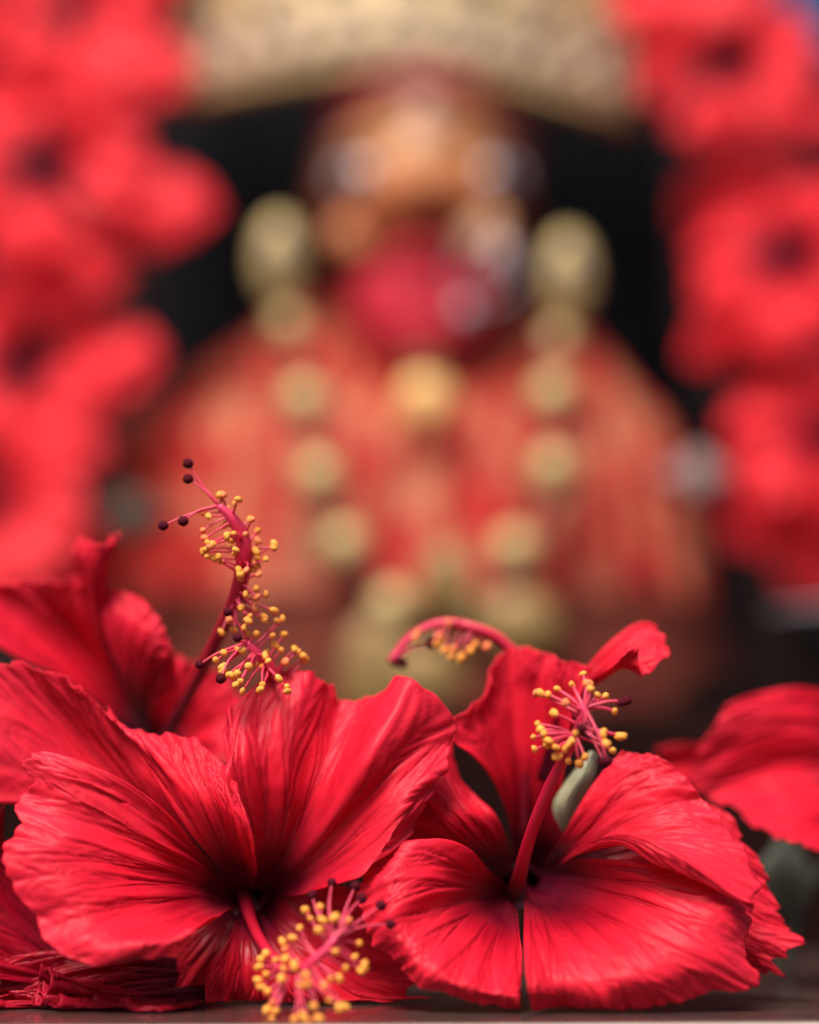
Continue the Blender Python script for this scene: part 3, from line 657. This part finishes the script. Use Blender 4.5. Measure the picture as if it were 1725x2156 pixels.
def garland(name, label, spots, string_px):
    g = thing(name, label, 'garland', P(*string_px[0]), 'hibiscus garlands hung from the crown'); B = base(g)
    link('string', tube_mesh('string', [P(*p) - B for p in string_px], [.0012, .0012], 6, 30), M_STEM, g)
    for k, (px, py, y, R, rx, rz, spin) in enumerate(spots):
        lone = R <= 175
        o = link('petal' if lone else 'flower', LOBE[k % 3] if lone else BLOOM[k % 4], None, g, tuple(P(px, py, y) - B)); s = R * (y + .6) / FPX; o.scale = (s, s, s)
        q = Vector((math.sin(rz), -math.cos(rz) * math.cos(rx), math.sin(rx))).to_track_quat('Z', 'Y')
        o.rotation_mode = 'QUATERNION'; from mathutils import Quaternion
        o.rotation_quaternion = q @ Quaternion((0, 0, 1), spin)
        if not lone: link('stamen', BST, None, o)
garland('flower_garland', 'thick red hibiscus garland on the side of the idol away from the blue cloth', [
    (180, 40, 0.53, 215, .35, -0.19, .3), (105, 385, 0.51, 245, .35, -0.17, 1.0), (65, 790, 0.52, 235, .35, -0.17, .5), (-30, 1085, 0.51, 250, .35, -0.19, .9),
    (255, 165, 0.50, 135, .35, -0.15, .2), (-60, 190, 0.57, 230, .35, -0.27, .1), (-60, 600, 0.58, 240, .35, -0.27, .7), (140, 590, 0.50, 115, .35, -0.11, .4), (325, 440, 0.50, 115, .35, -0.07, 0), (95, 935, 0.50, 115, .35, -0.15, .2),
    (235, 780, 0.50, 98, .35, -0.15, .8), (250, -90, 0.55, 200, .35, -0.19, 0), (80, 1190, 0.57, 150, .35, -0.19, .3)],
    [(200, -250, .65), (130, 200, .65), (60, 700, .66), (20, 1200, .65)])
garland('flower_garland', 'thick garland of red hibiscus hanging over the idol shoulder below the blue cloth', [
    (1545, 165, 0.53, 205, .35, -0.35, .6), (1668, 570, 0.52, 235, .35, -0.37, 1.1), (1745, 945, 0.51, 225, .35, -0.37, .1), (1470, -60, 0.55, 220, .35, -0.31, .4),
    (1735, 360, 0.58, 185, .35, -0.27, .3), (1535, 390, 0.58, 115, .35, -0.43, .9), (1560, 700, 0.56, 105, .35, -0.43, .2), (1780, 740, 0.58, 220, .35, -0.27, .7), (1690, 1060, 0.58, 150, .35, -0.35, .3), (1400, 90, 0.59, 110, .35, -0.43, .5),
    (1640, 985, 0.57, 105, .35, -0.39, 0), (1800, 1120, 0.57, 200, .35, -0.31, .5)],
    [(1450, -250, .65), (1560, 200, .65), (1660, 650, .66), (1760, 1200, .65)])

# ------------------------------------------------------------------ the idol
YI = .56; S = (YI + .6) / FPX
idol = thing('idol', 'painted shrine idol with orange face, black hair and red brocade robe', 'idol', np.array([.0, YI, -.62]))
BI = base(idol)
def loft(name, sections, mat, parent, ns=96, nz=70, fold=.0, seed=0, a0=0, a1=2 * math.pi):
    """sections: (row, centre px, half width px, half depth m, y)"""
    B = base(parent); sec = np.array(sections, float); t = np.linspace(0, 1, nz); q = cr(sec, t); V = []
    for i in range(ns):
        a = a0 + (a1 - a0) * i / (ns if a1 - a0 > 6 else ns - 1)
        for j in range(nz):
            row, cx, hw, hd, y = q[j]; c = P(cx, row, y); s = (y + .6) / FPX
            f = 1 + fold * (math.sin(a * 29 + 2 * math.sin(j * .11 + seed)) * .6 + math.sin(a * 61 + seed + j * .05) * .4) * min(1, j / nz * 2)
            V.append((c[0] + math.cos(a) * hw * s * f - B[0], c[1] + math.sin(a) * hd * f - B[1], c[2] - B[2]))
    return link(name, mesh(name, V, grid_faces(ns, nz, wrap=a1 - a0 > 6)), mat, parent)
# robe brocade
t = NT('red_brocade'); tc = t.n('ShaderNodeTexCoord'); b = t.n('ShaderNodeBsdfPrincipled')
n1 = t.noise(tc.outputs['Object'], 26, 4, .6, .6); n2 = t.noise(t.mapping(tc.outputs['Object'], (40, 20, 40)), 1.6, 2)
col = t.mix(t.ramp(n1, [(.53, (0, 0, 0)), (.66, (1, 1, 1))]), (.30, .011, .009), (.30, .088, .045))
col = t.mix(t.math('MULTIPLY', t.ramp(n2, [(.5, (0, 0, 0)), (.7, (1, 1, 1))]), .45), col, (.14, .03, .03))
n3 = t.noise(t.mapping(tc.outputs['Object'], (95, 40, 14)), 1.0, 3)
col = t.mix(t.math('MULTIPLY', t.ramp(n3, [(.52, (0, 0, 0)), (.60, (1, 1, 1))]), .6), col, (.42, .20, .10))
t.l(col, b.inputs['Base Color']); b.inputs['Roughness'].default_value = .7; b.inputs['Specular IOR Level'].default_value = .12
t.l(b.outputs[0], t.out.inputs[0]); M_BROC = t.m
loft('robe', [(640, 890, 310, .035, .64), (700, 890, 345, .045, .63), (800, 862, 450, .06, .61), (920, 838, 560, .085, .59), (1080, 850, 600, .10, .58), (1290, 870, 600, .11, .57)], M_BROC, idol, ns=240, fold=.045)
loft('robe_lower', [(1240, 880, 590, .10, .57), (1300, 880, 610, .108, .57), (1600, 880, 700, .12, .56), (2000, 880, 760, .13, .56), (3200, 880, 800, .14, .56)], plain('robe_lower_shade', (.05, .006, .006), (.10, .022, .012), 25, .85, spec=.1), idol, fold=.03)  # lower robe, its darkening into shade put into the cloth colour
loft('hair', [(60, 880, 420, .05, .68), (160, 880, 520, .06, .68), (400, 880, 555, .06, .69), (650, 885, 560, .06, .70), (850, 885, 575, .06, .70), (1000, 890, 570, .05, .70), (1150, 890, 500, .04, .70)], M_HAIR, idol, fold=.012)
# head
t = NT('face_paint'); tc = t.n('ShaderNodeTexCoord'); b = t.n('ShaderNodeBsdfPrincipled'); sp = t.n('ShaderNodeSeparateXYZ'); t.l(tc.outputs['Generated'], sp.inputs[0])
zr = t.ramp(sp.outputs[2], [(0.0, (.10, .01, .014)), (.24, (.20, .014, .02)), (.34, (.30, .055, .022)), (.50, (.38, .135, .045)), (.62, (.34, .17, .07)), (.74, (.42, .16, .06)), (.85, (.44, .085, .018)), (.93, (.20, .008, .02)), (1, (.15, .008, .015))])
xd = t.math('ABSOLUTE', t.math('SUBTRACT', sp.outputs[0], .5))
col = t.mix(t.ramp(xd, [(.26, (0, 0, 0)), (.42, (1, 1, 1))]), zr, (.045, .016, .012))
col = t.mix(t.math('MULTIPLY', t.noise(tc.outputs['Object'], 60, 3), .3), col, (.5, .14, .05))
t.l(col, b.inputs['Base Color']); b.inputs['Roughness'].default_value = .5; b.inputs['Specular IOR Level'].default_value = .25; t.l(b.outputs[0], t.out.inputs[0]); M_FACE = t.m
HC = P(888, 445, .57); HW, HH, HD = 246 * .00025, 318 * .00025, .072
V = []; nu, nv = 72, 54
def head_pt(th, ph):
    x, y, zz = math.sin(ph) * math.sin(th), -math.sin(ph) * math.cos(th), math.cos(ph)
    kx = 1 - .20 * max(0, -zz) ** 1.6                                   # jaw narrows
    f = 1.0
    q = np.array([x * HW * kx, y * HD, zz * HH])
    if y < 0:
        xx = q[0] / HW; z2 = zz
        nose = .016 * math.exp(-(xx / .17) ** 2) * sst(-z2, -.22, .16) * (1 - sst(-z2, .18, .30))
        brow = .004 * math.exp(-((z2 - .34) / .09) ** 2); eye = -.005 * math.exp(-((abs(xx) - .42) / .2) ** 2 - ((z2 - .22) / .1) ** 2)
        chin = .008 * math.exp(-(xx / .3) ** 2 - ((z2 + .82) / .13) ** 2); cheek = .004 * math.exp(-((abs(xx) - .5) / .2) ** 2 - ((z2 + .12) / .18) ** 2)
        q[1] -= nose + brow + eye + chin + cheek
    return q
for i in range(nu):
    for j in range(nv): V.append(head_pt(2 * math.pi * i / nu, math.pi * (j + .02) / (nv - 1 + .04)))
head = link('head', mesh('head', V, grid_faces(nu, nv, wrap=True)), M_FACE, idol, tuple(HC - BI))
def face_y(px, py):
    """depth of the head's front surface at a pixel"""
    q = P(px, py, .50); xx = (q[0] - HC[0]) / HW; zz = (q[2] - HC[2]) / HH
    return HC[1] - HD * math.sqrt(max(.05, 1 - xx * xx - zz * zz))
def on_face(name, me, mat, px, py, out=.0, rot=None, parent=head):
    o = link(name, me, mat, parent, tuple(P(px, py, face_y(px, py) - out) - base(parent)))
    if rot: o.rotation_euler = rot
    return o
for px, sx in ((745, 1), (1052, -1)):
    e = on_face('eye', ball_mesh('eye', .0165, .006, .0085, 20, 12, lambda p: 1 - .25 * abs(p[0]) ** 3), plain('eye_silver', (.28, .26, .30), (.42, .40, .44), 80, .4, metal=.3), px, 372, .001, (0, 0, .35 * -sx))
    i = link('iris', ball_mesh('iris', .0062, .003, .0062, 16, 9), M_BLACK, e, (0, -.0048, 0))
    on_face('eyebrow', tube_mesh('eyebrow', [(-.020 , .004 , -.002), (-.008, 0, .003), (.008, 0, .003), (.021, .004, -.003)], [.0010, .0022, .0022, .001], 8, 16), M_MAR, px, 312, .002)
on_face('forehead_mark', ball_mesh('forehead_mark', .012, .004, .017, 16, 10), plain('sandal_paste', (.38, .17, .10), (.46, .24, .16), 60, .5), 895, 270, .0)
for px, py, c, rx, rz in ((752, 492, 'orange_highlight', .014, .012), (1000, 478, 'peach_highlight', .017, .013), (872, 330, 'peach_highlight', .010, .016)):  # cheek and brow highlights put in as pale coloured lumps
    on_face('face_highlight', ball_mesh('face_highlight', rx, .004, rz, 16, 10), bpy.data.materials.get(c) or plain(c, (.50, .15, .045) if c[0] == 'o' else (.50, .25, .12), (.60, .20, .07) if c[0] == 'o' else (.60, .33, .18), 60, .5), px, py, .0)
on_face('hairline_paint', tube_mesh('hairline_paint', [(-.050, .022, -.016), (-.026, .004, -.003), (0, 0, 0), (.026, .004, -.003), (.050, .022, -.016)], [.004, .007, .008, .007, .004], 10, 24), plain('vermilion', (.22, .006, .022), (.34, .012, .035), 40, .5), 885, 172, .006)
# protruding tongue with lips
V = []; n1, n2 = 30, 26
for i in range(n1):
    u = -1 + 2 * i / (n1 - 1)
    for j in range(n2):
        v = j / (n2 - 1); row = 505 + 232 * v
        half = np.interp(v, [0, .12, .4, .62, .85, 1], [16, 60, 140, 135, 90, 36])
        px = 890 + u * half; q = P(px, row + 14 * abs(u) ** 1.5, face_y(px * .8 + 890 * .2, min(row, 560)) - .003 - .006 * (1 - u * u) + .006 * v)
        V.append(q - base(head))
tg = link('tongue', mesh('tongue', V, grid_faces(n1, n2)), M_RED, head); s = tg.modifiers.new('thickness', 'SOLIDIFY'); s.thickness = .004
loft('neck', [(700, 890, 130, .035, .58), (760, 890, 125, .033, .58), (860, 890, 150, .04, .58)], M_MAR, idol, ns=40, nz=14)

# ornaments worn by the idol
cr_e = thing('crown', 'tall pale gold crown arched over the idol forehead, studded with bosses', 'crown', P(860, 150, .50)); BC = base(cr_e)
V = []; n1, n2 = 90, 30
def crown_pt(a, v):
    x = math.sin(a); s = (.52 + .6) / FPX
    bot = 152 + 85 * abs(x) ** 1.5 + 22 * x; top = -330 + 330 * x * x
    row = bot + (top - bot) * v; hw = 475 * (1 + .05 * v - .10 * v * v)
    return P(856 + x * hw, row, .585 - .075 * math.cos(a) + .02 * v)
for i in range(n1):
    a = -1.75 + 3.5 * i / (n1 - 1)
    for j in range(n2): V.append(crown_pt(a, j / (n2 - 1)) - BC)
o = link('crown_band', mesh('crown_band', V, grid_faces(n1, n2)), M_GOLD, cr_e); s = o.modifiers.new('thickness', 'SOLIDIFY'); s.thickness = .004
RIM = ball_mesh('rim_bead', .0062, .0062, .0062, 12, 8); RIM.materials.append(M_GOLD2)
BOSS = ball_mesh('boss', .014, .007, .014, 16, 9); BOSS.materials.append(plain('boss_pink_gold', (.30, .20, .12), (.42, .30, .20), 50, .5, metal=.3))
for k in range(41):
    a = -1.6 + 3.2 * k / 40; link('rim_bead', RIM, None, cr_e, tuple(crown_pt(a, .012) - BC))
for r, (v, n) in enumerate(((.14, 13), (.30, 11), (.5, 9))):
    for k in range(n):
        a = -1.3 + 2.6 * k / (n - 1); o = link('boss', BOSS, None, cr_e, tuple(crown_pt(a, v) - BC)); o.rotation_euler = (0, 0, a)
def earring(px, py, label):
    e = thing('earring', label, 'earring', P(px, py, .50)); B = base(e)
    link('ear_disc', ball_mesh('ear_disc', .0120, .007, .023, 20, 12), M_GOLD, e, (0, 0, 0))
    link('drop', ball_mesh('drop', .009, .007, .010, 16, 10, lambda p: 1 + .1 * math.sin(8 * p[0])), M_GOLD, e, (.005 * (1 if px < 800 else -1), 0, -.036))
    link('stud', ball_mesh('stud', .005, .004, .005, 10, 7), M_SILV, e, (0, -.008, .004))
earring(588, 545, 'large oval gold earring on the orange cheek side of the idol')
earring(1196, 580, 'large oval gold earring beside the silver cheek stud of the idol')
nk = thing('bead_necklace', 'long necklace of big gold beads hanging down the red robe', 'necklace', P(890, 1000, .45)); BN = base(nk)
L = [(628, 740), (640, 845), (655, 930), (672, 1005), (692, 1080), (725, 1150), (775, 1225), (830, 1280)]; Rr = [(1165, 745), (1165, 835), (1172, 920), (1165, 990), (1130, 1085), (1085, 1160), (1060, 1230), (980, 1290)]
for side in (L, Rr):
    link('cord', tube_mesh('cord', [P(a, b2, .462) - BN for a, b2 in side], [.002, .002], 6, 40), M_MAR, nk)
    for k, (a, b2) in enumerate(side):
        s = .0108 if k % 2 == 1 else .0048
        link('bead', ball_mesh('bead', s * 1.1, s * .8, s * 1.05, 16, 10, lambda p: 1 + .05 * math.cos(8 * math.atan2(p[1], p[0]))), M_GOLD if k % 2 else M_MAR, nk, tuple(P(a, b2, .455) - BN))
pd = thing('throat_pendant', 'round orange gold pendant hanging at the idol throat', 'pendant', P(895, 845, .475)); 
link('disc', ball_mesh('disc', .0145, .006, .0140, 24, 12), plain('orange_gold', (.58, .29, .085), (.70, .40, .14), 60, .45, metal=.2), pd)
link('bail', torus_mesh('bail', .006, .0018), M_GOLD2, pd, (0, .002, .018))
bl = thing('belt_ornament', 'golden tan ornament at the waist of the red robe', 'ornament', P(940, 1230, .445))
link('plate', ball_mesh('plate', .012, .006, .020, 20, 12), M_GOLD2, bl); link('lower_plate', ball_mesh('lower_plate', .022, .008, .018, 20, 12, lambda p: 1 + .08 * math.cos(6 * math.atan2(p[2], p[0]))), M_GOLD2, bl, (-.012, .004, -.045))
link('side_plate', ball_mesh('side_plate', .02, .008, .018, 20, 12), M_GOLD2, bl, (.036, .006, -.02)); link('tassel', ball_mesh('tassel', .017, .008, .03, 20, 12), M_GOLD2, bl, (-.035, .004, -.045))
ns = thing('nose_ring', 'silver nose ring with a round stud resting on the idol cheek', 'nose ring', P(1055, 545, .488))
link('stud', ball_mesh('stud', .008, .004, .011, 18, 10), plain('pink_silver', (.28, .17, .16), (.38, .25, .25), 60, .35, metal=.3), ns)
link('ring', torus_mesh('ring', .016, .0010), M_SILV, ns, (-.008, -.002, -.008)); link('drop', ball_mesh('drop', .0055, .004, .0065, 14, 9), M_SILV, ns, (-.019, -.010, -.030))
for px, py, lab in ((288, 1095, 'dull grey green metal armlet behind the leaning stamen'), (1462, 1010, 'silver armlet on the red robe beside the garland end')):
    a = thing('armlet', lab, 'armlet', P(px, py, .47)); link('band', torus_mesh('band', .013, .006, axis='z'), plain('rosy_silver', (.20, .12, .11), (.28, .18, .165), 60, .7) if px > 800 else plain('dull_metal', (.045, .034, .024), (.075, .058, .04), 60, .8, metal=.2), a)
    link('boss', ball_mesh('boss', .009, .005, .012, 14, 9), bpy.data.materials['rosy_silver'] if px > 800 else bpy.data.materials['dull_metal'], a, (0, -.015, 0))
# small bowl at the side, and the blue cloth in the corner
bw = thing('metal_bowl', 'small dark metal bowl with a bright rim in the shadow', 'bowl', P(1830, 1430, .40))
V = []; prof = [(.0, 0), (.02, .001), (.034, .010), (.041, .026), (.043, .030), (.040, .028), (.032, .012), (.018, .004), (0, .003)]
for i in range(40):
    for r, zz in prof: V.append((r * math.cos(2 * math.pi * i / 40), r * math.sin(2 * math.pi * i / 40), zz))
link('bowl', mesh('bowl', V, grid_faces(40, len(prof), wrap=True)), plain('dark_metal', (.02, .018, .017), (.04, .035, .032), 60, .5, metal=.3), bw)
link('rim', torus_mesh('rim', .043, .0014, axis='z'), M_SILV, bw, (0, 0, .030))
st = thing('plinth', 'dark wooden block carrying the metal bowl', 'plinth', np.array([P(1830, 1430, .40)[0], .40, -.62]))
hz = P(1830, 1430, .40)[2] + .62
link('block', box_mesh('block', (-.07, -.06, 0), (.09, .08, hz - .02), .003), plain('dark_wood', (.006, .003, .003), (.012, .006, .005), 20, 1.0, spec=.04), st)
link('top_board', box_mesh('top_board', (-.08, -.07, hz - .02), (.10, .09, hz), .003), bpy.data.materials['dark_wood'], st)
V = []
for i in range(40):
    for j in range(30):
        q = P(1640 + 290 * i / 39, -260 + 400 * j / 29, .74); V.append((q[0], q[1] + .012 * math.sin(i * .7), q[2] + .004 * math.sin(i * .5)))
o = link('blue_cloth', mesh('blue_cloth', V, grid_faces(40, 30)), plain('blue_fabric', (.008, .09, .20), (.015, .14, .28), 20, .9, spec=.1))
tag(o, 'blue cloth hanging in the dark corner above the garland', 'cloth'); s = o.modifiers.new('thickness', 'SOLIDIFY'); s.thickness = .002
